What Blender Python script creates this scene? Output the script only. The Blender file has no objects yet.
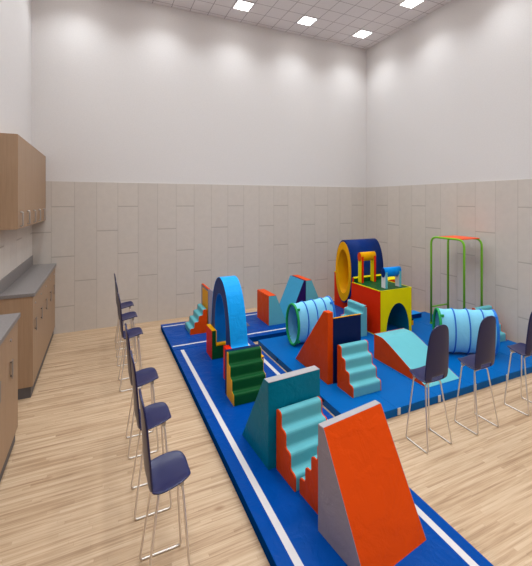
import bpy, bmesh, math, random
from mathutils import Vector, Matrix
random.seed(7)
SC = bpy.context.scene
COL = SC.collection
H = 2.4                       # eye height
Y_BACK, X_RIGHT, X_LEFT, Y_REAR, Z_CEIL = 7.54, 6.30, -1.112, -1.6, 6.37
MAT_Z = 0.09                  # top of the floor mats

# ------------------------------------------------------------------ materials
def lin(r, g, b):
    f = lambda c: (c/255/12.92) if c/255 <= .04045 else ((c/255+.055)/1.055)**2.4
    return (f(r), f(g), f(b), 1)

class NT:
    def __init__(s, name):
        s.m = bpy.data.materials.new(name); s.m.use_nodes = True
        s.t = s.m.node_tree; s.b = s.t.nodes['Principled BSDF']
    def n(s, kind, **kw):
        nd = s.t.nodes.new(kind)
        for k, v in kw.items():
            if k.startswith('i_'):
                key = k[2:].replace('_', ' ')
                nd.inputs[key].default_value = v
            else: setattr(nd, k, v)
        return nd
    def l(s, a, b): s.t.links.new(a, b)
    def math(s, op, a, b=None, c=None):
        nd = s.t.nodes.new('ShaderNodeMath'); nd.operation = op
        for i, v in enumerate((a, b, c)):
            if v is None: continue
            if isinstance(v, (int, float)): nd.inputs[i].default_value = v
            else: s.l(v, nd.inputs[i])
        return nd.outputs[0]
    def mix(s, fac, a, b):
        nd = s.t.nodes.new('ShaderNodeMix'); nd.data_type = 'RGBA'
        for sock, v in ((nd.inputs[0], fac), (nd.inputs[6], a), (nd.inputs[7], b)):
            if isinstance(v, (int, float)): sock.default_value = v
            elif isinstance(v, tuple): sock.default_value = v
            else: s.l(v, sock)
        return nd.outputs[2]
    def coords(s, kind='Object'):
        tc = s.n('ShaderNodeTexCoord'); return tc.outputs[kind]
    def pos(s):
        g = s.n('ShaderNodeNewGeometry'); return g.outputs['Position']

def plain(name, col, rough=.5, metal=0., spec=.5):
    q = NT(name)
    q.b.inputs['Base Color'].default_value = col
    q.b.inputs['Roughness'].default_value = rough
    q.b.inputs['Metallic'].default_value = metal
    q.b.inputs['Specular IOR Level'].default_value = spec
    nz = q.n('ShaderNodeTexNoise', i_Scale=60.0, i_Detail=2.0)
    q.l(q.coords(), nz.inputs['Vector'])
    r = q.n('ShaderNodeMapRange'); r.inputs[3].default_value = rough*.98; r.inputs[4].default_value = min(1, rough*1.02)
    q.l(nz.outputs[0], r.inputs[0]); q.l(r.outputs[0], q.b.inputs['Roughness'])
    return q.m

def vinyl(name, col, rough=.42, wrinkle=.35, scale=5., spec=.09):
    """coated foam cover: fine grain, soft creases"""
    q = NT(name)
    pos = q.pos()
    n1 = q.n('ShaderNodeTexNoise', i_Scale=scale, i_Detail=5.0, i_Roughness=.55, i_Distortion=.5)
    n2 = q.n('ShaderNodeTexNoise', i_Scale=160.0, i_Detail=1.0)
    q.l(pos, n1.inputs['Vector']); q.l(pos, n2.inputs['Vector'])
    r1 = q.n('ShaderNodeValToRGB'); r1.color_ramp.elements[0].position = .42; r1.color_ramp.elements[1].position = .6
    q.l(n1.outputs[0], r1.inputs[0])
    h = q.math('ADD', q.math('MULTIPLY', r1.outputs[0], .012*wrinkle), q.math('MULTIPLY', n2.outputs[0], .0004))
    bp = q.n('ShaderNodeBump', i_Strength=.8, i_Distance=1.0)
    q.l(h, bp.inputs['Height']); q.l(bp.outputs[0], q.b.inputs['Normal'])
    dark = (col[0]*.93, col[1]*.93, col[2]*.93, 1)
    q.l(q.mix(n1.outputs[0], dark, (min(1, col[0]*1.05), min(1, col[1]*1.05), min(1, col[2]*1.05), 1)), q.b.inputs['Base Color'])
    q.b.inputs['Roughness'].default_value = rough
    q.b.inputs['Specular IOR Level'].default_value = spec
    return q.m

def wall_paint(name, col):
    q = NT(name)
    nz = q.n('ShaderNodeTexNoise', i_Scale=45.0, i_Detail=4.0, i_Roughness=.6)
    q.l(q.pos(), nz.inputs['Vector'])
    q.l(q.mix(nz.outputs[0], (col[0]*.94, col[1]*.94, col[2]*.94, 1), (min(1, col[0]*1.06), min(1, col[1]*1.06), min(1, col[2]*1.06), 1)), q.b.inputs['Base Color'])
    bp = q.n('ShaderNodeBump', i_Strength=.25, i_Distance=.004)
    q.l(nz.outputs[0], bp.inputs['Height']); q.l(bp.outputs[0], q.b.inputs['Normal'])
    q.b.inputs['Roughness'].default_value = .85
    return q.m

def panel_wall(name, axis, off, idx0, col, wd=.37):
    """tall acoustic panels 0.37 wide whose cross joints step from column to column"""
    q = NT(name)
    sep = q.n('ShaderNodeSeparateXYZ'); q.l(q.pos(), sep.inputs[0])
    u = sep.outputs[axis]; z = sep.outputs['Z']
    t = q.math('DIVIDE', q.math('SUBTRACT', u, off), wd)
    k = q.math('FLOOR', t)
    fr = q.math('SUBTRACT', t, k)
    dv = q.math('MULTIPLY', q.math('MINIMUM', fr, q.math('SUBTRACT', 1., fr)), wd)
    md = q.math('MODULO', q.math('ADD', k, 300. + idx0), 3.)
    isA = q.math('LESS_THAN', md, .5)
    isC = q.math('GREATER_THAN', md, 1.5)
    isB = q.math('SUBTRACT', q.math('SUBTRACT', 1., isA), isC)
    dz = lambda c: q.math('ABSOLUTE', q.math('SUBTRACT', z, c))
    dA = q.math('MINIMUM', q.math('MINIMUM', dz(.48), dz(1.39)), dz(2.30))
    dh = q.math('ADD', q.math('ADD', q.math('MULTIPLY', isA, dA), q.math('MULTIPLY', isB, dz(.93))), q.math('MULTIPLY', isC, dz(1.84)))
    sv = q.n('ShaderNodeMapRange'); sv.inputs[1].default_value = .003; sv.inputs[2].default_value = .009
    sh = q.n('ShaderNodeMapRange'); sh.inputs[1].default_value = .003; sh.inputs[2].default_value = .015
    q.l(dv, sv.inputs[0]); q.l(dh, sh.inputs[0])
    # vertical joints are tight, cross joints are open
    joint_v = q.math('MULTIPLY', q.math('SUBTRACT', 1., sv.outputs[0]), .26)
    joint_h = q.math('MULTIPLY', q.math('SUBTRACT', 1., sh.outputs[0]), .5)
    j = q.math('MAXIMUM', joint_v, joint_h)
    n1 = q.n('ShaderNodeTexNoise', i_Scale=9.0, i_Detail=6.0, i_Roughness=.65)
    n2 = q.n('ShaderNodeTexNoise', i_Scale=110.0, i_Detail=2.0)
    q.l(q.pos(), n1.inputs['Vector']); q.l(q.pos(), n2.inputs['Vector'])
    wn = q.n('ShaderNodeTexWhiteNoise'); wn.noise_dimensions = '1D'; q.l(k, wn.inputs['W'])
    f = q.math('ADD', q.math('ADD', q.math('MULTIPLY', n1.outputs[0], .55), q.math('MULTIPLY', n2.outputs[0], .3)), q.math('MULTIPLY', wn.outputs['Value'], .15))
    c1 = q.mix(f, (col[0]*.86, col[1]*.86, col[2]*.86, 1), (col[0]*1.14, col[1]*1.14, col[2]*1.14, 1))
    q.l(q.mix(j, c1, (col[0]*.45, col[1]*.42, col[2]*.38, 1)), q.b.inputs['Base Color'])
    bp = q.n('ShaderNodeBump', i_Strength=.5, i_Distance=.006)
    q.l(q.math('SUBTRACT', q.math('MULTIPLY', n2.outputs[0], .15), j), bp.inputs['Height'])
    q.l(bp.outputs[0], q.b.inputs['Normal'])
    q.b.inputs['Roughness'].default_value = .8
    return q.m

def wood_floor():
    q = NT('plank_floor_wood')
    sep = q.n('ShaderNodeSeparateXYZ'); q.l(q.pos(), sep.inputs[0])
    X, Y = sep.outputs['X'], sep.outputs['Y']
    row = q.math('FLOOR', q.math('DIVIDE', Y, .031))
    wn = q.n('ShaderNodeTexWhiteNoise'); wn.noise_dimensions = '1D'; q.l(row, wn.inputs['W'])
    xs = q.math('DIVIDE', q.math('ADD', X, q.math('MULTIPLY', wn.outputs['Value'], 3.)), .72)
    colm = q.math('FLOOR', xs)
    cb = q.n('ShaderNodeCombineXYZ'); q.l(row, cb.inputs[0]); q.l(colm, cb.inputs[1])
    wn2 = q.n('ShaderNodeTexWhiteNoise'); wn2.noise_dimensions = '2D'; q.l(cb.outputs[0], wn2.inputs['Vector'])
    # grain stretched along the planks
    cg = q.n('ShaderNodeCombineXYZ')
    q.l(q.math('MULTIPLY', X, 1.1), cg.inputs[0]); q.l(q.math('MULTIPLY', Y, 36.), cg.inputs[1])
    q.l(q.math('MULTIPLY', wn2.outputs['Value'], .9), cg.inputs[2])
    g1 = q.n('ShaderNodeTexNoise', i_Scale=1.0, i_Detail=6.0, i_Roughness=.6, i_Distortion=.5)
    q.l(cg.outputs[0], g1.inputs['Vector'])
    cg2 = q.n('ShaderNodeCombineXYZ')
    q.l(q.math('MULTIPLY', X, 5.), cg2.inputs[0]); q.l(q.math('MULTIPLY', Y, 120.), cg2.inputs[1])
    g2 = q.n('ShaderNodeTexNoise', i_Scale=1.0, i_Detail=3.0)
    q.l(cg2.outputs[0], g2.inputs['Vector'])
    f = q.math('ADD', q.math('ADD', q.math('MULTIPLY', g1.outputs[0], .75), q.math('MULTIPLY', wn2.outputs['Value'], .07)), q.math('MULTIPLY', g2.outputs[0], .16))
    rp = q.n('ShaderNodeValToRGB')
    e = rp.color_ramp.elements
    e[0].position = .33; e[0].color = lin(152, 121, 92)
    e[1].position = .72; e[1].color = lin(212, 189, 160)
    m = e.new(.47); m.color = lin(186, 157, 126)
    m = e.new(.57); m.color = lin(200, 173, 143)
    q.l(f, rp.inputs[0])
    fy = q.math('FRACT', q.math('DIVIDE', Y, .031)); fx = q.math('FRACT', xs)
    gap = q.math('MAXIMUM', q.math('LESS_THAN', fy, .035), q.math('LESS_THAN', fx, .004))
    # small knots
    vo = q.n('ShaderNodeTexVoronoi', i_Scale=1.0)
    ck = q.n('ShaderNodeCombineXYZ'); q.l(q.math('MULTIPLY', X, 1.6), ck.inputs[0]); q.l(q.math('MULTIPLY', Y, 3.4), ck.inputs[1])
    q.l(ck.outputs[0], vo.inputs['Vector'])
    kn = q.n('ShaderNodeMapRange'); kn.inputs[1].default_value = .03; kn.inputs[2].default_value = .09; kn.inputs[3].default_value = .5; kn.inputs[4].default_value = 0
    q.l(vo.outputs['Distance'], kn.inputs[0])
    c = q.mix(kn.outputs[0], rp.outputs[0], lin(128, 88, 58))
    c = q.mix(q.math('MULTIPLY', gap, .22), c, lin(120, 85, 58))
    q.l(c, q.b.inputs['Base Color'])
    q.b.inputs['Roughness'].default_value = .42
    q.b.inputs['Specular IOR Level'].default_value = .35
    bp = q.n('ShaderNodeBump', i_Strength=.15, i_Distance=.003)
    q.l(f, bp.inputs['Height']); q.l(bp.outputs[0], q.b.inputs['Normal'])
    return q.m

def laminate():
    q = NT('cabinet_laminate')
    sep = q.n('ShaderNodeSeparateXYZ'); q.l(q.pos(), sep.inputs[0])
    cg = q.n('ShaderNodeCombineXYZ')
    q.l(q.math('MULTIPLY', q.math('ADD', sep.outputs['X'], sep.outputs['Y']), 60.), cg.inputs[0]); q.l(q.math('MULTIPLY', sep.outputs['Z'], 2.2), cg.inputs[2])
    g = q.n('ShaderNodeTexNoise', i_Scale=1.0, i_Detail=5.0, i_Roughness=.6); q.l(cg.outputs[0], g.inputs['Vector'])
    q.l(q.mix(g.outputs[0], lin(148, 117, 89), lin(180, 150, 121)), q.b.inputs['Base Color'])
    q.b.inputs['Roughness'].default_value = .5
    return q.m

def countertop_mat():
    q = NT('countertop_grey')
    n = q.n('ShaderNodeTexNoise', i_Scale=70.0, i_Detail=5.0, i_Roughness=.7); q.l(q.pos(), n.inputs['Vector'])
    q.l(q.mix(n.outputs[0], lin(102, 97, 96), lin(148, 142, 140)), q.b.inputs['Base Color'])
    q.b.inputs['Roughness'].default_value = .4
    return q.m

def ceiling_tiles():
    q = NT('ceiling_tile_grid')
    sep = q.n('ShaderNodeSeparateXYZ'); q.l(q.pos(), sep.inputs[0])
    def line(u, off):
        fr = q.math('FRACT', q.math('ADD', q.math('DIVIDE', q.math('SUBTRACT', u, off), .375), 100.))
        d = q.math('MINIMUM', fr, q.math('SUBTRACT', 1., fr))
        return q.math('LESS_THAN', d, .017)
    g = q.math('MAXIMUM', line(sep.outputs['X'], 2.43), line(sep.outputs['Y'], 6.695))
    n = q.n('ShaderNodeTexNoise', i_Scale=90.0, i_Detail=3.0); q.l(q.pos(), n.inputs['Vector'])
    c = q.mix(n.outputs[0], lin(222, 216, 216), lin(238, 233, 233))
    q.l(q.mix(g, c, lin(168, 157, 158)), q.b.inputs['Base Color'])
    bp = q.n('ShaderNodeBump', i_Strength=.4, i_Distance=.01)
    q.l(g, bp.inputs['Height']); q.l(bp.outputs[0], q.b.inputs['Normal'])
    q.b.inputs['Roughness'].default_value = .9
    return q.m

def emit(name, col, strength):
    q = NT(name)
    q.b.inputs['Base Color'].default_value = (1, 1, 1, 1)
    q.b.inputs['Emission Color'].default_value = col
    q.b.inputs['Emission Strength'].default_value = strength
    return q.m

M = dict(
    floor=wood_floor(), paint=wall_paint('upper_wall_paint', lin(221, 217, 215)), ceil=ceiling_tiles(),
    pback=panel_wall('wall_panels_back', 'X', -.825, 0, lin(205, 196, 187)),
    pright=panel_wall('wall_panels_right', 'Y', 7.15 - .377*21, 1, lin(205, 196, 187), .377),
    pleft=panel_wall('wall_panels_left', 'Y', 6.60 - .37*20, 1, lin(205, 196, 187)),
    lam=laminate(), counter=countertop_mat(), toe=plain('toe_kick_dark', lin(88, 84, 86), .6),
    steel=plain('brushed_steel', lin(190, 185, 182), .35, .9), dsteel=plain('dull_steel', lin(150, 140, 132), .5, .5),
    chrome=plain('chrome_wire', lin(226, 220, 214), .38, .85),
    chair=plain('navy_shell', lin(20, 26, 76), .3, 0, .5),
    foot=plain('clear_glide', lin(190, 180, 170), .4),
    matA=vinyl('deep_blue_mat_vinyl', lin(0, 66, 146), .3, .3, 5., .07), mside_shade=vinyl('mat_side_shade_vinyl', lin(0, 58, 128), .8, .05, 5., 0.), matB=vinyl('mid_blue_mat_vinyl', lin(0, 92, 164), .45, .05, 3., .07),
    white=plain('white_line_tape', lin(205, 200, 200), .6), tape=plain('grey_hook_tape', lin(205, 200, 198), .8), black=plain('black_webbing', lin(12, 14, 18), .8),
    orange=vinyl('orange_vinyl', lin(218, 72, 10), .4, .32), red=vinyl('red_vinyl', lin(226, 44, 4), .45, .1),
    teal=vinyl('light_teal_vinyl', lin(100, 178, 188), .42, .08), dteal=vinyl('deep_teal_vinyl', lin(0, 116, 142), .38, .28, 6.),
    grey=vinyl('grey_vinyl', lin(164, 160, 162), .45, .12), greys=vinyl('slate_grey_vinyl', lin(150, 142, 152), .42, .28, 6.),
    navy=vinyl('navy_vinyl', lin(8, 44, 112), .4, .1), dknavy=vinyl('midnight_vinyl', lin(8, 30, 78), .45, .1),
    purple=vinyl('purple_vinyl', lin(44, 22, 84), .5, .1), sblue=vinyl('steel_blue_vinyl', lin(66, 156, 196), .42, .1),
    green=vinyl('dark_green_vinyl', lin(14, 78, 38), .38, .08), yellow=vinyl('yellow_vinyl', lin(236, 222, 0), .45, .08),
    amber=vinyl('amber_vinyl', lin(238, 168, 0), .42, .08), arch=vinyl('sky_blue_vinyl', lin(22, 158, 236), .3, .3, 7.),
    archd=vinyl('royal_navy_vinyl', lin(4, 44, 112), .4, .15), inner=vinyl('azure_vinyl', lin(10, 118, 206), .38, .2, 6.),
    roll=vinyl('azure_roller_vinyl', lin(0, 138, 226), .35, .05), white_v=vinyl('white_vinyl', lin(226, 226, 232), .42, .05),
    tunnel=vinyl('pale_blue_tunnel_fabric', lin(132, 208, 240), .5, .22, 5.), hoopg=plain('green_hoop', lin(10, 158, 80), .45),
    hoopb=plain('blue_hoop', lin(14, 120, 214), .45), band=plain('blue_band', lin(14, 104, 200), .5),
    pipe=plain('lime_painted_steel', lin(118, 186, 44), .4, 0., .25), deck=plain('orange_red_panel', lin(244, 84, 22), .45),
    lamp=emit('lamp_diffuser', (1, .985, .97, 1), 9.0), lframe=plain('lamp_frame_white', lin(226, 222, 220), .6),
)

# ------------------------------------------------------------------ mesh helpers
def link(name, bm, mat, parent=None, smooth=False, bevel=0., seg=2):
    me = bpy.data.meshes.new(name)
    bmesh.ops.recalc_face_normals(bm, faces=bm.faces)
    bm.to_mesh(me); bm.free()
    o = bpy.data.objects.new(name, me); COL.objects.link(o)
    for m in (mat if isinstance(mat, (list, tuple)) else [mat]): me.materials.append(m)
    if parent: o.parent = parent
    if smooth:
        for p in me.polygons: p.use_smooth = True
    if bevel:
        b = o.modifiers.new('bevel', 'BEVEL'); b.width = bevel; b.segments = seg; b.limit_method = 'ANGLE'; b.angle_limit = math.radians(35)
        b.harden_normals = False
    return o

def thing(name, label, cat, loc=(0, 0, 0), rz=0., group=None):
    o = bpy.data.objects.new(name, None); COL.objects.link(o)
    o.location = loc; o.rotation_euler = (0, 0, rz)
    o.empty_display_size = .1
    o['label'] = label; o['category'] = cat
    if group: o['group'] = group
    return o

def struct(name, bm, mat, **kw):
    o = link(name, bm, mat, **kw); o['kind'] = 'structure'; return o

def box(bm, x0, x1, y0, y1, z0, z1, mi=0):
    vs = [bm.verts.new(p) for p in [(x0,y0,z0),(x1,y0,z0),(x1,y1,z0),(x0,y1,z0),(x0,y0,z1),(x1,y0,z1),(x1,y1,z1),(x0,y1,z1)]]
    for f in [(0,3,2,1),(4,5,6,7),(0,1,5,4),(1,2,6,5),(2,3,7,6),(3,0,4,7)]:
        fc = bm.faces.new([vs[i] for i in f]); fc.material_index = mi
    return bm

def bx(*a): return box(bmesh.new(), *a)

def prism(poly, axis, lo, hi, bm=None):
    """extrude a 2-D outline: axis 'x' -> outline in (y,z), axis 'y' -> outline in (x,z), axis 'z' -> (x,y)"""
    bm = bm or bmesh.new()
    def P(p, t):
        return (t, p[0], p[1]) if axis == 'x' else (p[0], t, p[1]) if axis == 'y' else (p[0], p[1], t)
    a = [bm.verts.new(P(p, lo)) for p in poly]; b = [bm.verts.new(P(p, hi)) for p in poly]
    n = len(poly)
    fa = bm.faces.new(a); fb = bm.faces.new(b[::-1])
    sides = []
    for i in range(n):
        sides.append(bm.faces.new((a[i], a[(i+1) % n], b[(i+1) % n], b[i])))
    return bm

def tube(pts, r, seg=10, bm=None, closed=False, caps=True):
    bm = bm or bmesh.new()
    pts = [Vector(p) for p in pts]; n = len(pts); rings = []
    up = None
    for i, p in enumerate(pts):
        a = pts[(i-1) % n] if (closed or i > 0) else p; b = pts[(i+1) % n] if (closed or i < n-1) else p
        t = (b-a).normalized()
        if up is None:
            up = Vector((0, 0, 1)) if abs(t.z) < .9 else Vector((1, 0, 0))
        u = (up - t*up.dot(t)).normalized(); v = t.cross(u); up = u
        rings.append([bm.verts.new(p + (u*math.cos(k*2*math.pi/seg) + v*math.sin(k*2*math.pi/seg))*r) for k in range(seg)])
    m = n if closed else n-1
    for i in range(m):
        A, B = rings[i], rings[(i+1) % n]
        for k in range(seg): bm.faces.new((A[k], A[(k+1) % seg], B[(k+1) % seg], B[k]))
    if caps and not closed: bm.faces.new(rings[0][::-1]); bm.faces.new(rings[-1])
    return bm

def fillet(pts, rad, n=5):
    """round the inner corners of an open polyline"""
    out = [Vector(pts[0])]
    for i in range(1, len(pts)-1):
        a, p, b = Vector(pts[i-1]), Vector(pts[i]), Vector(pts[i+1])
        d1, d2 = (a-p), (b-p); r = min(rad, d1.length*.49, d2.length*.49)
        s, e = p + d1.normalized()*r, p + d2.normalized()*r
        for k in range(n+1):
            t = k/n; out.append(s*(1-t)**2 + p*2*t*(1-t) + e*t*t)
    out.append(Vector(pts[-1])); return out

def round_poly(pts, rad, n=4):
    """round corners of a closed 2-D outline; rad may be a list"""
    out = []; N = len(pts)
    for i in range(N):
        p = Vector(pts[i]).to_2d() if False else Vector((pts[i][0], pts[i][1])); a = Vector(pts[i-1][:2]); b = Vector(pts[(i+1) % N][:2])
        r = rad[i] if isinstance(rad, (list, tuple)) else rad
        if r <= 0: out.append(tuple(p)); continue
        d1, d2 = a-p, b-p; rr = min(r, d1.length*.49, d2.length*.49)
        s, e = p + d1.normalized()*rr, p + d2.normalized()*rr
        for k in range(n+1):
            t = k/n; q = s*(1-t)**2 + p*2*t*(1-t) + e*t*t; out.append((q.x, q.y))
    return out

# ------------------------------------------------------------------ room shell
T = .12
struct('floor', bx(X_LEFT-T, X_RIGHT+T, Y_REAR-T, Y_BACK+T, -.1, 0), M['floor'])
struct('ceiling', bx(X_LEFT-T, X_RIGHT+T, Y_REAR-T, Y_BACK+T, Z_CEIL, Z_CEIL+.1), M['ceil'])
ZP = 2.76
def wall(side, x0, x1, y0, y1, pmat, inset):
    struct('wall_'+side, bx(x0, x1, y0, y1, 0, Z_CEIL), M['paint'])
    ix0, ix1, iy0, iy1 = inset
    struct('trim_'+side, bx(ix0, ix1, iy0, iy1, 0, ZP), pmat)
wall('back', X_LEFT-T, X_RIGHT+T, Y_BACK+.012, Y_BACK+T, M['pback'], (X_LEFT, X_RIGHT, Y_BACK, Y_BACK+.012))
wall('right', X_RIGHT+.012, X_RIGHT+T, Y_REAR, Y_BACK+.012, M['pright'], (X_RIGHT, X_RIGHT+.012, Y_REAR, Y_BACK))
wall('left', X_LEFT-T, X_LEFT-.012, Y_REAR, Y_BACK+.012, M['pleft'], (X_LEFT-.012, X_LEFT, Y_REAR, Y_BACK))
wall('rear', X_LEFT-T, X_RIGHT+T, Y_REAR-T, Y_REAR-.012, M['pback'], (X_LEFT, X_RIGHT, Y_REAR-.012, Y_REAR))

# ------------------------------------------------------------------ ceiling lights
def light_proto():
    t = thing('ceiling_light', 'square recessed ceiling light', 'ceiling light', (0, 0, 0), 0, 'recessed ceiling lights')
    s = .178; bm = bmesh.new()
    for a in ((-s, s, -s, -s+.02), (-s, s, s-.02, s), (-s, -s+.02, -s+.02, s-.02), (s-.02, s, -s+.02, s-.02)):
        box(bm, a[0], a[1], a[2], a[3], -.012, -.001)
    link('frame', bm, M['lframe'], t)
    bm = bmesh.new()      # two lens halves meeting in a shallow ridge
    for sx in (-1, 1):
        vs = [bm.verts.new(p) for p in [(0, -s+.02, -.010), (sx*(s-.02), -s+.02, -.002), (sx*(s-.02), s-.02, -.002), (0, s-.02, -.010)]]
        bm.faces.new(vs)
    link('diffuser', bm, M['lamp'], t)
    return t
LX = [-.38, 1.12, 2.62, 4.115, 5.635]; LY = [6.885, 5.385, 3.885, 2.385, .885, -.615]
VIS = {(2.62, 6.885): 'recessed ceiling light over the back wall, leftmost of the three by the far wall',
       (4.115, 6.885): 'recessed ceiling light over the back wall, middle of the three by the far wall',
       (5.635, 6.885): 'recessed ceiling light nearest the far corner of the room',
       (5.635, 5.385): 'recessed ceiling light along the right wall, cut by the top edge of the photo'}
lp = light_proto(); first = True
ld = bpy.data.lights.new('ceiling_lamp', 'SPOT'); ld.shadow_soft_size = .16; ld.spot_blend = 1.0
ld.energy = 108.; ld.color = (.93, .985, 1.02); ld.spot_size = math.radians(128)
for y in LY:
    for x in LX:
        if first: t = lp; first = False
        else:
            t = lp.copy(); COL.objects.link(t)
            for ch in lp.children:
                c = ch.copy(); COL.objects.link(c); c.parent = t
        t.location = (x, y, Z_CEIL)
        t['label'] = VIS.get((x, y), 'square recessed ceiling light outside the frame')
        lo = bpy.data.objects.new('ceiling_lamp', ld); COL.objects.link(lo); lo.location = (x, y, Z_CEIL-.03)

# ------------------------------------------------------------------ cabinets
XF = -.765
def base_cabinet(y0, y1, seams, label, clabel):
    t = thing('base_cabinet', label, 'cabinet', (X_LEFT, y0, 0), 0, 'base cabinets along the left wall')
    def L(b): return b
    ox, oy = X_LEFT, y0
    bm = bx(.002, XF-.012-ox, 0, y1-oy, .135, 1.235); link('body', bm, M['lam'], t, bevel=.002)
    link('toe_kick', bx(.01, XF-.022-ox, .012, y1-oy-.002, 0.0, .135), M['toe'], t)
    for a, b in zip(seams[:-1], seams[1:]):
        a = max(a, y0); b = min(b, y1)
        d = link('door', bx(XF-.012-ox, XF-ox, a-oy+.0008, b-oy-.0008, .137, 1.225), M['lam'], t, bevel=.0015)
        ya = a + .165 - oy
        # flat bar pull on two posts
        bm = bmesh.new(); box(bm, XF-ox+.014, XF-ox+.022, ya-.019, ya+.019, .77, .94)
        box(bm, XF-ox, XF-ox+.014, ya-.006, ya+.006, .785, .80); box(bm, XF-ox, XF-ox+.014, ya-.006, ya+.006, .91, .925)
        link('handle', bm, M['dsteel'], d, bevel=.002)
        bm = tube([(XF-ox, ya, 1.12), (XF-ox+.010, ya, 1.12)], .013, 14); link('lock', bm, M['steel'], d)
    c = thing('countertop', clabel, 'countertop', (X_LEFT, y0-.012, 1.236), 0, 'grey countertops')
    link('slab', bx(.002, -.742-ox, 0, y1-y0+.014, 0, .044), M['counter'], c, bevel=.004)
    if y0 > 5: link('backsplash', bx(.001, .010, 0.0, y1-y0+.010, .044, .215), M['counter'], c, bevel=.003)
    else: link('backsplash', bx(.001, .010, 0.0, y1-y0+.010, .044, .215), M['counter'], c, bevel=.003)
base_cabinet(5.215, 7.532, [5.215, 5.69, 6.175, 6.67, 7.16, 7.532], 'tan wood base cabinet running to the back wall under the wall cabinet', 'grey speckled countertop reaching the back wall, with grey backsplash')
base_cabinet(2.35, 4.345, [2.35, 2.92, 3.395, 3.845, 4.345], 'tan wood base cabinet cut by the left edge of the photo, nearer the camera', 'grey speckled countertop on the nearer cabinet at the left photo edge')
t = thing('wall_cabinet', 'tan wood wall cabinet with five short steel bar handles, hung above the counter', 'cabinet', (X_LEFT, 5.16, 2.062))
UX = -.908 - X_LEFT; HH = 3.203-2.062; UL = 7.532-5.16
link('body', bx(.002, UX-.012, 0, UL, 0, HH), M['lam'], t, bevel=.002)
us = [0, .474, .949, 1.423, 1.898, UL]
for a, b, hy in zip(us[:-1], us[1:], (.146, .609, 1.088, 1.557, 2.034)):
    d = link('door', bx(UX-.012, UX, a+.0008, b-.0008, .004, HH-.002), M['lam'], t, bevel=.0015)
    pts = fillet([(UX, hy, .205), (UX+.026, hy, .205), (UX+.026, hy, .035), (UX, hy, .035)], .014, 4)
    link('handle', tube(pts, .0095, 8), M['steel'], d, smooth=True)

# ------------------------------------------------------------------ mats on the floor
def pad(w, l, t):
    o = link('pad', bx(0, w, 0, l, 0, MAT_Z), [M['matA'], M['mside_shade']], t, bevel=.006)
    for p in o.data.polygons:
        if abs(p.normal.z) < .5: p.material_index = 1  # upright faces get a darker copy of the mat blue, shade painted in
t = thing('floor_mat', 'long deep blue floor mat with white border lines, under the two big foam wedges', 'mat', (1.01, 1.0, 0))
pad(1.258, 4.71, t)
bm = bmesh.new()
box(bm, .104, .158, 0.03, 4.67, MAT_Z, MAT_Z+.0015); link('border_line', bm, M['white'], t)
bm = bmesh.new(); box(bm, 1.116, 1.168, .03, 4.63, MAT_Z, MAT_Z+.0015); link('border_line', bm, M['white'], t)
t = thing('floor_mat', 'deep blue floor mat with white border lines lying along the back wall', 'mat', (1.01, 5.715, 0))
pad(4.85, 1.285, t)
bm = bmesh.new(); box(bm, .02, 4.8, .125, .165, MAT_Z, MAT_Z+.0015); link('border_line', bm, M['white'], t)
bm = bmesh.new(); box(bm, .02, 4.8, 1.12, 1.16, MAT_Z, MAT_Z+.0015); link('border_line', bm, M['white'], t)
# folding mat under the tunnels
BX0, BX1, BY0, BY1 = 2.372, 6.175, 3.082, 5.555
t = thing('folding_mat', 'brighter blue panelled folding mat under the tunnels and the play house', 'mat', (BX0, BY0, 0))
W = (BX1-BX0)/6
for k in range(6):
    link('panel', bx(k*W+.001, (k+1)*W-.001, 0, BY1-BY0, 0, MAT_Z), M['matB'], t, bevel=.005)
for k in range(6):
    link('fastening_tab', bx(k*W+.005 if k else .62*0+.66*0+.01, (k*W if k else .01)+.046, -.006, -.0005, .010, MAT_Z-.001), M['tape'], t)
for yy in (.50, 1.72): link('edge_tab', bx(-.003, 0, yy, yy+.04, .045, .075), M['black'], t)

# ------------------------------------------------------------------ foam stairs
def stairs(label, loc, rz, w=.435, d=.31, h=.52, tread='teal', side='orange', back=None, name='foam_stairs', group=None, th=.012):
    """local frame: the steps climb along +y, the low front is at y=0; x runs across"""
    t = thing(name, label, 'foam stairs', loc, rz, group)
    n = 4; sd, sh = d/n, h/n
    def prof(g):
        pts = [(d-g, 0)]; rad = [0]
        pts.append((g, 0)); rad.append(.004)
        y, z = g, 0
        for k in range(n):
            z = sh*(k+1) - g
            pts.append((k*sd + g, z)); rad.append(.034)
            if k < n-1: pts.append(((k+1)*sd + g, z)); rad.append(.026)
        pts.append((d-g, h-g)); rad.append(.02)
        return round_poly(pts, rad)
    link('treads', prism(prof(0), 'x', th, w-th), M[tread], t)
    for a, b in ((0, th), (w-th, w)):
        link('side_panel', prism(prof(0), 'x', a, b), M[side[0] if isinstance(side, tuple) and a == 0 else side[1] if isinstance(side, tuple) else side], t)
    if back: link('back_panel', bx(0, w, d, d+back[1], 0, h-.002), M[back[0]], t, bevel=.004)
    return t
G_ST = 'foam stair blocks'
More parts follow.
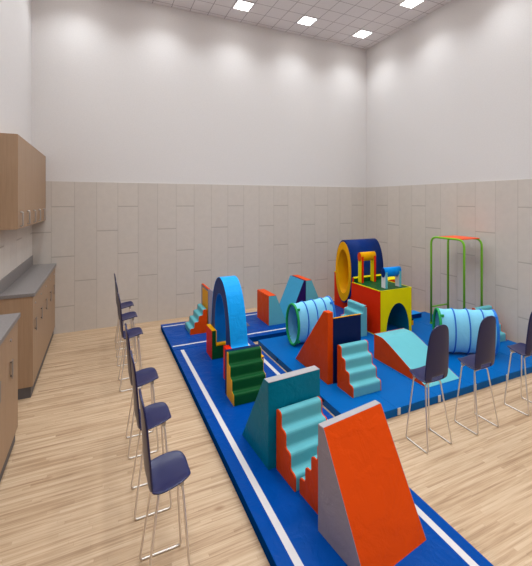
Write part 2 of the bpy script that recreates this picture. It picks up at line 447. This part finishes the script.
# steps climb along +y by default; origin is the low front left corner
stairs('light teal foam stairs with orange sides in front of the navy and orange slide', (2.685, 3.452, MAT_Z), 0, w=.425)
stairs('light teal foam stairs between the deep teal wedge and the small orange stairs', (1.398, 2.526, MAT_Z), math.radians(4.5), w=.44, d=.29)
stairs('orange sided foam stairs rising against the grey and orange wedge', (1.866, 2.552, MAT_Z), math.radians(186), w=.44, d=.30)
stairs('teal foam stairs with orange side by the grey ramp near the back wall', (1.395, 6.672, MAT_Z), math.radians(-90), w=.43, d=.30, h=.41)
stairs('light teal foam stairs leaning against the red side of the play house', (3.855, 5.41, MAT_Z), math.radians(-90), w=.45, d=.30, side=('orange', 'teal'))
link('top_corner', bx(.4495, .4515, .265, .298, .49, .519), M['orange'], bpy.data.objects['foam_stairs.004'])
stairs('teal foam stairs behind the tunnel by the right wall', (5.675, 3.825, MAT_Z), 0, w=.43, d=.30)
stairs('dark green foam stairs with yellow side and navy back beside the blue arch', (1.355, 3.865, MAT_Z), 0, w=.425, d=.255, h=.525, tread='green', side='amber', back=('dknavy', .06), th=.004)

# ------------------------------------------------------------------ big wedges
def wedge(label, loc, rz, w, flat, base, h, side, top, slope, slope_mat2=None, name='foam_wedge'):
    """vertical back at y=0, sloping down along +y; x across"""
    t = thing(name, label, 'foam wedge', loc, rz)
    e = .004
    poly = [(0, 0), (base, 0), (flat, h), (0, h)]
    link('body', prism(round_poly([(.0, 0), (base-.004, 0), (flat-.002, h-.004), (.0, h-.004)], [0, .0, 0, 0]), 'x', e, w-e), M[side], t)
    for a, b in ((0, e), (w-e, w)): link('side_panel', prism(poly, 'x', a, b), M[side], t, bevel=.002)
    link('top_panel', bx(e, w-e, 0, flat-.002, h-.004, h), M[top], t)
    dx, dz = base-flat, -h; ln = math.hypot(dx, dz); nx, nz = -dz/ln*.004, dx/ln*.004
    link('slope_panel', prism([(flat-nx*0-.001, h-.0), (flat-.006, h-.004), (base-.008, 0), (base, 0)], 'x', e, w-e), M[slope], t)
    return t
# grey and orange wedge: slope towards the camera (local +y turned round)
a = math.radians(187.5)
u = Vector((math.cos(math.radians(7.5)), math.sin(math.radians(7.5)), 0))
c = Vector((1.383, 2.166, MAT_Z)) + u*.585
wedge('tall foam wedge with grey sides and a big orange slope facing the camera', c, a, .585, .056, .445, .748, 'greys', 'grey', 'orange')
wedge('tall deep teal foam wedge with a light grey top behind the teal stairs', (1.305, 2.828, MAT_Z), math.radians(4.), .548, .085, .54, .75, 'dteal', 'grey', 'dteal')

# orange and navy slide block
t = thing('foam_slide', 'foam slide block with a tall orange triangular side and navy end with yellow edge', 'foam slide', (2.592, 3.832, MAT_Z))
link('side_wall', prism([(0, 0), (.84, 0), (.10, .905), (0, .905)], 'x', 0, .080), M['orange'], t, bevel=.005)
link('chute', prism([(.002, 0), (.76, 0), (.04, .822), (.002, .822)], 'x', .081, .515), M['dknavy'], t, bevel=.004)
link('end_panel', bx(.081, .515, -.004, .002, 0, .822), M['dknavy'], t)
link('edge_piping', bx(.081, .515, -.004, .012, .822, .831), M['amber'], t, bevel=.002)

# light teal slide with orange side
t = thing('foam_slide', 'low curved light teal foam slide with orange side in front of the play house', 'foam slide', (3.665, 3.262, MAT_Z))
pr = [(0, 0), (.95, 0), (.95, .352), (.80, .353), (.755, .343), (.66, .305), (.52, .243), (.37, .172), (.22, .10), (.10, .045), (0, .004)]
link('slope_pad', prism(pr, 'x', .004, .58), M['teal'], t, smooth=False)
link('side_panel', prism([(y, max(0, z-.001)) for y, z in pr], 'x', 0, .004), M['orange'], t)
link('side_panel', prism([(y, max(0, z-.001)) for y, z in pr], 'x', .58, .584), M['orange'], t)
link('end_panel', bx(0, .584, .95, .955, 0, .355), M['orange'], t)

# grey ramp by the back wall
t = thing('foam_ramp', 'grey foam ramp with a yellow end panel behind the blue arch', 'foam ramp', (1.716, 6.24, MAT_Z))
pr = [(0, 0), (.80, 0), (.55, .26), (.38, .45), (.24, .59), (.14, .67), (.04, .745), (0, .758)]
link('side_panel', prism(pr, 'y', 0, .02), M['greys'], t, bevel=.003)
link('side_panel', prism(pr, 'y', .48, .50), M['greys'], t, bevel=.003)
link('slope_pad', prism([(x, max(0, z-.006)) for x, z in pr], 'y', .02, .48), M['greys'], t)
link('end_panel', bx(-.005, 0, .03, .40, 0, .71), M['amber'], t, bevel=.002)
link('top_edge', bx(0, .035, .02, .48, .742, .762), M['orange'], t, bevel=.003)

# ------------------------------------------------------------------ blocks by the back wall
t = thing('foam_wedge', 'foam block with orange end and teal front sloping down, left of the purple wedge', 'foam wedge', (2.83, 6.11, MAT_Z))
pr = [(0, 0), (.37, 0), (.15, .545), (0, .545)]
link('front_panel', prism(pr, 'y', 0, .02), M['teal'], t)
link('core', prism([(0.003, 0), (.367, 0), (.148, .542), (0.003, .542)], 'y', .02, .545), M['teal'], t)
link('end_panel', bx(-.004, .003, .0, .545, 0, .545), M['orange'], t, bevel=.002)
link('top_panel', bx(-.002, .15, 0, .545, .542, .55), M['orange'], t, bevel=.002)
t = thing('foam_wedge', 'foam wedge with steel blue slope and purple front, against the teal wedge', 'foam wedge', (3.23, 6.11, MAT_Z))
pr = [(0, 0), (.395, 0), (.395, .765), (.345, .765)]
link('core', prism(pr, 'y', 0, .545), M['purple'], t, bevel=.002)
link('slope_panel', prism([(-.004, 0), (.006, 0), (.351, .767), (.341, .767)], 'y', -.002, .547), M['sblue'], t)
t = thing('foam_wedge', 'teal foam wedge with orange top sloping down behind the left tunnel', 'foam wedge', (3.63, 6.11, MAT_Z))
pr = [(0, 0), (.47, 0), (.125, .762), (0, .762)]
link('core', prism(pr, 'y', 0, .545), M['teal'], t, bevel=.002)
link('top_panel', bx(0, .125, 0, .545, .762, .770), M['orange'], t, bevel=.002)

# ------------------------------------------------------------------ blue arch and its two supports
t = thing('foam_arch', 'tall bright blue foam arch with dark blue inner side standing on the long mat', 'foam arch', (1.53, 4.96, MAT_Z))
def sm(pts, it=2):
    for _ in range(it):
        o = [pts[0]]
        for p, q in zip(pts[:-1], pts[1:]):
            o += [(p[0]*.75+q[0]*.25, p[1]*.75+q[1]*.25), (p[0]*.25+q[0]*.75, p[1]*.25+q[1]*.75)]
        o.append(pts[-1]); pts = o
    return pts
outer = [(-.56, .385), (-.505, .395), (-.475, .44), (-.445, .60), (-.40, .78), (-.31, 1.01), (-.18, 1.165), (-.06, 1.225), (.06, 1.225), (.18, 1.165), (.31, 1.01), (.38, .78), (.41, .60), (.43, .44), (.46, .38)]
inner_r = [(-.285, 0.0), (-.285, .38), (-.272, .60), (-.24, .76), (-.17, .90), (-.07, 1.0), (.07, 1.0), (.17, .90), (.225, .76), (.245, .60), (.25, .38), (.25, .217)]
outer_full = [(-.385, 0.0), (-.385, .33), (-.42, .365), (-.56, .365)] + outer + [(.52, .365), (.52, .345), (.40, .33), (.365, .30), (.365, .217)]
so = sm(outer_full, 2); si = sm(inner_r, 2)
def strip(path, x0, x1, off=0):
    bm = bmesh.new(); prev = None
    for (y, z) in path:
        a, b = bm.verts.new((x0, y, z)), bm.verts.new((x1, y, z))
        if prev: bm.faces.new((prev[0], prev[1], b, a))
        prev = (a, b)
    return bm
AW = .235
loop = so + si[::-1]
link('core', prism([(y, z) for y, z in loop], 'x', 0, AW), M['archd'], t, bevel=0)
def skin(path, th, side):
    """a cover of real thickness over one curved face"""
    P = [Vector(p) for p in path]; o = []
    for i in range(len(P)):
        d = (P[min(i+1, len(P)-1)] - P[max(i-1, 0)]).normalized(); o.append(P[i] + Vector((-d.y, d.x))*th*side)
    return [tuple(p) for p in P] + [tuple(p) for p in o[::-1]]
link('outer_cover', prism(skin(so, .006, 1), 'x', -.002, AW+.002), M['arch'], t)
link('inner_cover', prism(skin(si, .006, -1), 'x', -.001, AW+.001), M['inner'], t)

t = thing('arch_support', 'dark green foam block with red side and yellow notch holding the far arch leg', 'foam block', (1.468, 5.14, MAT_Z))
nz0, n0, n1, sw, sd_, shh = .212, .062, .320, .50, .30, .415
u_poly = [(0, 0), (sw, 0), (sw, shh), (n1, shh), (n1, nz0), (n0, nz0), (n0, shh), (0, shh)]
link('front_panel', prism(u_poly, 'y', 0, .008), M['green'], t)
link('core', prism(u_poly, 'y', .008, sd_), M['green'], t)
link('side_panel', bx(-.004, 0, 0, sd_, 0, shh), M['red'], t, bevel=.002)
link('top_cap', bx(-.004, n0-.001, -.001, sd_, shh, shh+.008), M['amber'], t, bevel=.002)
link('top_cap', bx(n1+.001, sw, -.001, sd_, shh, shh+.008), M['amber'], t, bevel=.002)
bm = bmesh.new(); box(bm, n0, n1, -.004, sd_, nz0-.022, nz0+.003); box(bm, n0-.004, n0+.006, -.004, sd_, nz0, shh); box(bm, n1-.006, n1+.010, -.004, sd_, nz0, shh)
link('notch_lining', bm, M['amber'], t)
t = thing('arch_support', 'foam block with bright red end behind the dark green stairs, under the near arch foot', 'foam block', (1.468, 4.185, MAT_Z))
link('core', bx(0, .40, 0, .37, 0, .34), M['purple'], t, bevel=.004)
link('end_panel', bx(-.016, 0, 0, .37, 0, .42), M['red'], t, bevel=.003)
link('side_strip', bx(.365, .405, 0.0, .37, .34, .352), M['amber'], t, bevel=.003)
link('top_cap', bx(0, .06, 0.0, .37, .34, .42), M['red'], t, bevel=.003)

# ------------------------------------------------------------------ play house, drum and its block
HX0, HX1, HY0, HY1, HZ = 4.30, 5.00, 4.785, 5.565, .78
t = thing('foam_play_house', 'foam tunnel house with red side, yellow arched front and dark green top', 'play house', (HX0, HY0, MAT_Z))
w, d = HX1-HX0, HY1-HY0
ax0, ax1, az = .125, .655, .545
arc = [((ax0+ax1)/2 + (ax1-ax0)/2*math.cos(q), az*math.sin(q)**.92 if math.sin(q) > 0 else 0) for q in [math.pi*k/24 for k in range(25)]]
def arch_front(y0, y1):
    bm = bmesh.new()
    # strips between the arch curve and the outline keep the opening truly open
    pts = arc[::-1]                      # left to right
    for ya in (y0, y1):
        row_b = [bm.verts.new((p[0], ya, max(0, p[1]))) for p in pts]
        row_t = [bm.verts.new((p[0], ya, HZ)) for p in pts]
        for i in range(len(pts)-1): bm.faces.new((row_b[i], row_b[i+1], row_t[i+1], row_t[i]))
        l = [bm.verts.new(q) for q in ((0, ya, 0), (pts[0][0], ya, 0), (pts[0][0], ya, HZ), (0, ya, HZ))]; bm.faces.new(l)
        r_ = [bm.verts.new(q) for q in ((pts[-1][0], ya, 0), (w, ya, 0), (w, ya, HZ), (pts[-1][0], ya, HZ))]; bm.faces.new(r_)
    def quad(a, b):
        bm.faces.new([bm.verts.new(p) for p in ((a[0], y0, a[1]), (b[0], y0, b[1]), (b[0], y1, b[1]), (a[0], y1, a[1]))])
    for p, q in zip(pts[:-1], pts[1:]): quad((p[0], max(0, p[1])), (q[0], max(0, q[1])))
    for a_, b_ in (((0, 0), (0, HZ)), ((0, HZ), (w, HZ)), ((w, HZ), (w, 0)), ((0, 0), (pts[0][0], 0)), ((pts[-1][0], 0), (w, 0))): quad(a_, b_)
    bmesh.ops.remove_doubles(bm, verts=bm.verts, dist=1e-5)
    return bm
link('front_panel', arch_front(0, .012), M['yellow'], t)
link('tunnel_body', arch_front(.012, d), M['dteal'], t)
link('side_panel', bx(-.006, 0, .0, d, .012, HZ), M['red'], t, bevel=.002)
link('side_panel', bx(w, w+.006, .0, d, .012, HZ), M['red'], t, bevel=.002)
link('roof_pad', bx(.012, w-.012, .012, d-.012, HZ, HZ+.006), M['green'], t)
bm = bmesh.new()
box(bm, -.006, w+.006, -.002, .010, HZ, HZ+.010);  box(bm, -.006, .010, .010, d-.016, HZ, HZ+.010); box(bm, w-.010, w+.006, .010, d-.016, HZ, HZ+.010)
box(bm, .02, w+.006, d-.04, d-.001, HZ+.075, HZ+.088)
link('rear_lip', bx(.02, w, d-.04, d-.001, HZ, HZ+.075), M['green'], t)
link('lip_end', bx(.012, .02, d-.04, d-.001, HZ, HZ+.088), M['red'], t)
link('roof_edging', bm, M['yellow'], t)
link('base_edging', bx(-.008, -.001, 0, d, 0, .012), M['yellow'], t)
# block behind with a hollow for the drum
RX, RZ, DCY, DCZ = .285, .668, 6.37, .905      # drum half width, half height, centre
bx0, bx1, by0, by1, bh = 4.75, 5.52, 5.58, 6.765, .735
t = thing('drum_cradle', 'red foam block with a rounded hollow carrying the navy drum, behind the play house', 'foam block', (bx0, by0, MAT_Z))
cy, cz = DCY-by0, DCZ-MAT_Z
ar = []
g = .004
for k in range(33):
    q = math.pi + math.pi*k/32
    ar.append((cy + (RX+g)*math.cos(q), cz + (RZ+g)*math.sin(q)))
ar = [p for p in ar if p[1] < bh]
poly = [(0, 0), (by1-by0, 0), (by1-by0, bh)] + [(ar[-1][0], bh)] + ar[::-1] + [(ar[0][0], bh), (0, bh)]
link('body', prism(poly, 'x', 0, bx1-bx0), M['red'], t)
e0 = max(0.003, ar[0][0]-.002)
link('top_edging', bx(-.004, bx1-bx0, ar[-1][0]+.006, by1-by0, bh, bh+.012), M['yellow'], t)
if e0 > .03: link('top_edging', bx(-.004, bx1-bx0, 0, e0, bh, bh+.012), M['yellow'], t)
# drum
t = thing('foam_drum', 'big navy foam drum with a yellow ring face and a hole through it', 'foam drum', (4.70, DCY, DCZ))
def ring_body(x0, x1, ro, ri, seg=64, hole=True, inner_mat=False):
    bm = bmesh.new(); R = []
    for x in (x0, x1):
        for (ry, rz_) in (ro, ri):
            R.append([bm.verts.new((x, ry*math.cos(2*math.pi*k/seg), rz_*math.sin(2*math.pi*k/seg))) for k in range(seg)])
    o0, i0, o1, i1 = R
    for k in range(seg):
        j = (k+1) % seg
        bm.faces.new((o0[k], o0[j], o1[j], o1[k])); bm.faces.new((i0[k], i1[k], i1[j], i0[j]))
        bm.faces.new((o0[k], i0[k], i0[j], o0[j])); bm.faces.new((o1[k], o1[j], i1[j], i1[k]))
    return bm
LEN = .85
link('outer_cover', ring_body(.006, LEN, (RX, RZ), (.205, .485)), M['navy'], t, smooth=False)
link('face_ring', ring_body(-.006, .006, (RX-.016, RZ-.036), (.192, .465)), M['amber'], t)
link('bore_lining', ring_body(.006, LEN, (.2045, .4845), (.192, .465)), M['amber'], t)
for o in t.children:
    for p in o.data.polygons: p.use_smooth = len(p.vertices) == 4 and abs(p.normal.x) < .5
# little roller gates on the roof
def gate(label, x0, x1, y0, ztop, post_a, post_b, rollm, capm, pd=.10, pw=.048, rr=(.052, .085)):
    zb = MAT_Z+HZ+.007
    t = thing('roller_gate', label, 'roller gate', (x0, y0, zb))
    hgt = ztop - zb
    for xx in (0, x1-x0-pw):
        link('post', bx(xx, xx+pw, 0, pd, 0, hgt-rr[1]), M[post_a], t, bevel=.004)
        p = t.children[-1]
        link('post_face', bx(xx+.001, xx+pw-.001, -.006, 0, 0, hgt-rr[1]*.9), M[post_b], p)
    # roller
    bm = bmesh.new(); n = 32; L0, L1 = -.006, x1-x0+.006
    for (a, b) in ((L0, L1),):
        A = [bm.verts.new((a, pd/2 + rr[0]*math.cos(2*math.pi*k/n), hgt-rr[1] + rr[1]*math.sin(2*math.pi*k/n))) for k in range(n)]
        B = [bm.verts.new((b, v.co.y, v.co.z)) for v in A]
        for k in range(n): bm.faces.new((A[k], A[(k+1) % n], B[(k+1) % n], B[k]))
        bm.faces.new(A[::-1]); bm.faces.new(B)
    ro = link('roller', bm, M[rollm], t)
    for p in ro.data.polygons: p.use_smooth = len(p.vertices) == 4
    bm = bmesh.new()
    A = [bm.verts.new((L0-.005, pd/2 + rr[0]*.98*math.cos(2*math.pi*k/n), hgt-rr[1] + rr[1]*.98*math.sin(2*math.pi*k/n))) for k in range(n)]
    B = [bm.verts.new((L0, v.co.y, v.co.z)) for v in A]
    for k in range(n): bm.faces.new((A[k], A[(k+1) % n], B[(k+1) % n], B[k]))
    bm.faces.new(A[::-1]); bm.faces.new(B)
    link('end_cap', bm, M[capm], ro)
gate('yellow and orange roller gate on the roof of the play house, nearer the drum', 4.405, 4.745, 5.41, 1.445, 'yellow', 'red', 'amber', 'orange')
gate('white and teal roller gate with blue roller at the front of the play house roof', 4.50, 4.865, 4.89, 1.235, 'white_v', 'teal', 'roll', 'navy')
link('x', bx(0, .01, 0, .01, 0, .01), M['navy']) and bpy.data.objects.remove(bpy.data.objects['x'])

# small blocks right of the house
t = thing('foam_step', 'small green topped yellow foam step at the right side of the play house', 'foam block', (5.04, 5.03, MAT_Z))
link('body', bx(0, .27, 0, .22, 0, .085), M['amber'], t, bevel=.004); link('top_pad', bx(0, .27, 0, .22, .085, .125), M['green'], t, bevel=.004)
t = thing('foam_block', 'low navy foam block at the back edge of the folding mat by the wall', 'foam block', (5.30, 5.24, MAT_Z))
link('body', bx(0, .50, .05, .25, 0, .085), M['navy'], t, bevel=.006); link('top_pad', bx(0, .50, .05, .25, .085, .092), M['roll'], t, bevel=.003)

# ------------------------------------------------------------------ crawl tunnels
def tunnel(label, a, b, ry, rz_, seg=48):
    a = Vector(a); b = Vector(b); L = (b-a).length; ang = math.atan2(b.y-a.y, b.x-a.x)
    t = thing('crawl_tunnel', label, 'play tunnel', (a.x, a.y, MAT_Z), ang)
    cz = rz_ + .001
    bm = bmesh.new(); rings = []; N = 40; nb = 4
    hoops = [0, .30, .62, .90]
    for i in range(N+1):
        x = L*i/N; f = i/N
        # fabric sags a little between its hoops
        dd = min(abs(f-h) for h in (0, .265, .52, .775, 1.0)); sag = .010*min(1, dd/.12)
        rings.append([bm.verts.new((x, (ry-.008-sag*.5)*math.cos(2*math.pi*k/seg), cz + (rz_-.012-sag)*math.sin(2*math.pi*k/seg))) for k in range(seg)])
    for i in range(N):
        for k in range(seg): bm.faces.new((rings[i][k], rings[i][(k+1) % seg], rings[i+1][(k+1) % seg], rings[i+1][k]))
    fb = link('fabric_tube', bm, M['tunnel'], t, smooth=True)
    so_ = fb.modifiers.new('thickness', 'SOLIDIFY'); so_.thickness = .004
    def hoop(x, r, m, name, wid=1.0):
        pts = [(x, (ry-.006)*math.cos(2*math.pi*k/seg), cz + (rz_-r)*math.sin(2*math.pi*k/seg)) for k in range(seg)]
        return link(name, tube(pts, r, 8, closed=True), m, t, smooth=True)
    hoop(0, .021, M['hoopg'], 'end_hoop'); hoop(L, .021, M['hoopb'], 'end_hoop')
    for f in (.265, .52, .775): hoop(L*f, .0105, M['band'], 'band')
    for x, m in ((.0, M['hoopg']), (L, M['hoopb'])):
        for q in (.9, 2.3, -.8, -2.3):
            p = Vector((x + (.028 if x == 0 else -.028), (ry+.002)*math.cos(q), cz + (rz_-.004)*math.sin(q)))
            link('tie_tab', bx(p.x-.028, p.x+.028, p.y-.012, p.y+.012, p.z-.020, p.z+.020), m, t, bevel=.006)
    return t
tunnel('pale blue crawl tunnel with green front hoop beside the orange slide block', (2.785, 5.105), (3.55, 5.235), .162, .342)
tunnel('pale blue crawl tunnel lying behind the row of chairs, below the green frame', (4.675, 3.965), (5.362, 3.556), .165, .343)

# ------------------------------------------------------------------ climbing frame
t = thing('climbing_frame', 'tall lime green tubular frame with an orange panel on top', 'climbing frame', (5.671, 4.948, MAT_Z))
DX, DY, FZ, PR = .452, -.684, 1.64, .019
pts = lambda x: fillet([(x, 0, 0), (x, 0, FZ), (x, DY, FZ), (x, DY, 0)], .13, 7)
link('hoop_pole', tube(pts(0), PR, 12), M['pipe'], t, smooth=True)
link('hoop_pole', tube(pts(DX), PR, 12), M['pipe'], t, smooth=True)
link('cross_bar', tube([(0, 0, .32), (DX, 0, .32)], PR*.7, 10), M['pipe'], t, smooth=True)
link('cross_bar', tube([(0, -.12, FZ), (DX, -.12, FZ)], PR*.6, 10), M['pipe'], t, smooth=True)
link('top_panel', bx(.012, DX-.012, -.66, -.16, FZ+.004, FZ+.022), M['deck'], t, bevel=.004)
for x in (0, DX):
    for y in (0, DY): link('foot_cap', tube([(x, y, 0), (x, y, .03)], PR*1.25, 12), M['pipe'], t)

# ------------------------------------------------------------------ chairs
def chair_proto():
    """faces local +x; origin on the floor between the sled runners"""
    t = thing('sled_chair', 'x', 'chair', (0, 0, 0), 0)
    path = [(.149, .640), (.157, .658), (.151, .670), (.135, .678), (.104, .679), (.054, .671), (-.005, .660), (-.055, .649), (-.092, .652), (-.102, .672), (-.107, .70), (-.112, .78), (-.118, .88), (-.124, .98), (-.130, 1.08), (-.136, 1.145), (-.139, 1.178), (-.141, 1.201), (-.142, 1.211)]
    wid = [.040, .066, .092, .119, .143, .160, .166, .160, .142, .150, .157, .157, .151, .144, .134, .120, .098, .066, .030]
    NU = 12
    def grid(i0, i1, hole=None):
        bm = bmesh.new(); rows = []
        for i in range(i0, i1+1):
            x, z = path[i]; w = wid[i]; r = []
            for k in range(NU+1):
                u = -1 + 2*k/NU
                # dished seat, wrapped back
                lift = .014*abs(u)**3
                if i <= 8: p = (x, u*w, z + (lift if 2 < i else 0) - (.004 if 3 < i < 8 else 0)*(1-u*u))
                else: p = (x + .022*(abs(u)*w/.16)**2.2, u*w, z)
                r.append(bm.verts.new(p))
            rows.append(r)
        for i in range(len(rows)-1):
            for k in range(NU):
                if hole and (i+i0) in hole[0] and hole[1] <= k < hole[2]: continue
                bm.faces.new((rows[i][k], rows[i][k+1], rows[i+1][k+1], rows[i+1][k]))
        return bm
    for nm, a, b, hl in (('seat', 0, 8, None), ('backrest', 8, 18, ((8, 9), 3, 9))):
        o = link(nm, grid(a, b, hl), M['chair'], t, smooth=True)
        s = o.modifiers.new('solid', 'SOLIDIFY'); s.thickness = .014; s.offset = -1 if nm == 'seat' else -1
        s2 = o.modifiers.new('sub', 'SUBSURF'); s2.levels = 1; s2.render_levels = 2
    for sgn in (-1, 1):
        yb, yt = sgn*.163, sgn*.100
        p = fillet([(.085, sgn*.04, .618), (.095, yt, .618), (.137, yb, .007), (-.137, yb, .007), (-.050, yt, .618), (-.045, sgn*.04, .618)], .028, 5)
        link('sled_leg', tube(p, .0074, 8), M['chrome'], t, smooth=True)
        bm = bmesh.new(); box(bm, .075, .105, .06 if sgn > 0 else -.105, .105 if sgn > 0 else -.06, .624, .650)
        link('seat_bracket', bm, M['foot'], t, bevel=.002)
    link('cross_rail', tube([(.085, -.05, .618), (.085, .05, .618)], .0074, 8), M['chrome'], t)
    link('cross_rail', tube([(-.045, -.05, .618), (-.045, .05, .618)], .0074, 8), M['chrome'], t)
    return t
cp = chair_proto()
def put_chair(x, y, rz, label, group, use=[True]):
    if use[0]: t = cp; use[0] = False
    else:
        t = cp.copy(); COL.objects.link(t)
        for ch in cp.children:
            c_ = ch.copy(); COL.objects.link(c_); c_.parent = t
    t.location = (x, y, 0); t.rotation_euler = (0, 0, rz); t['label'] = label; t['group'] = group
left = [(.367, 2.385, 'navy shell chair nearest the camera in the left row, its front legs cut off'), (.360, 3.050, 'second navy shell chair from the camera in the left row'),
        (.360, 3.760, 'third navy shell chair from the camera in the left row, before the gap'), (.345, 5.075, 'navy shell chair just past the gap in the left row'),
        (.342, 5.850, 'navy shell chair second from the back wall in the left row'), (.342, 6.485, 'navy shell chair closest to the back wall in the left row')]
for x, y, lb in left: put_chair(x, y, 0, lb, 'navy chairs in the left row')
right = [(2.978, 2.630, 'navy shell chair with its back to us in front of the teal slide end'), (3.668, 2.615, 'navy shell chair with its back to us in front of the right tunnel'),
         (4.500, 2.605, 'navy shell chair cut by the right edge of the photo')]
for x, y, lb in right: put_chair(x, y, math.pi/2, lb, 'navy chairs facing the blue mats on the right')

# ------------------------------------------------------------------ camera, world, view
cam = bpy.data.cameras.new('camera'); co = bpy.data.objects.new('camera', cam); COL.objects.link(co)
F = 362.6
cam.sensor_fit = 'HORIZONTAL'; cam.sensor_width = 36.; cam.lens = 36.*F/532
cam.shift_x = 0.; cam.shift_y = -(283-201.3)/532
co.location = (0, 0, H); co.rotation_euler = (math.pi/2, 0, -math.atan(164.5/362.6))
cam.clip_start = .05
SC.camera = co
w_ = bpy.data.worlds.new('world'); SC.world = w_; w_.use_nodes = True
w_.node_tree.nodes['Background'].inputs[0].default_value = (.8, .8, .82, 1); w_.node_tree.nodes['Background'].inputs[1].default_value = .1
vs = SC.view_settings
vs.view_transform = 'Standard'; vs.look = 'None'; vs.gamma = 1.; vs.exposure = 0.; vs.use_curve_mapping = False
SC.cycles.max_bounces = 8; SC.cycles.diffuse_bounces = 5; SC.cycles.sample_clamp_indirect = 6.
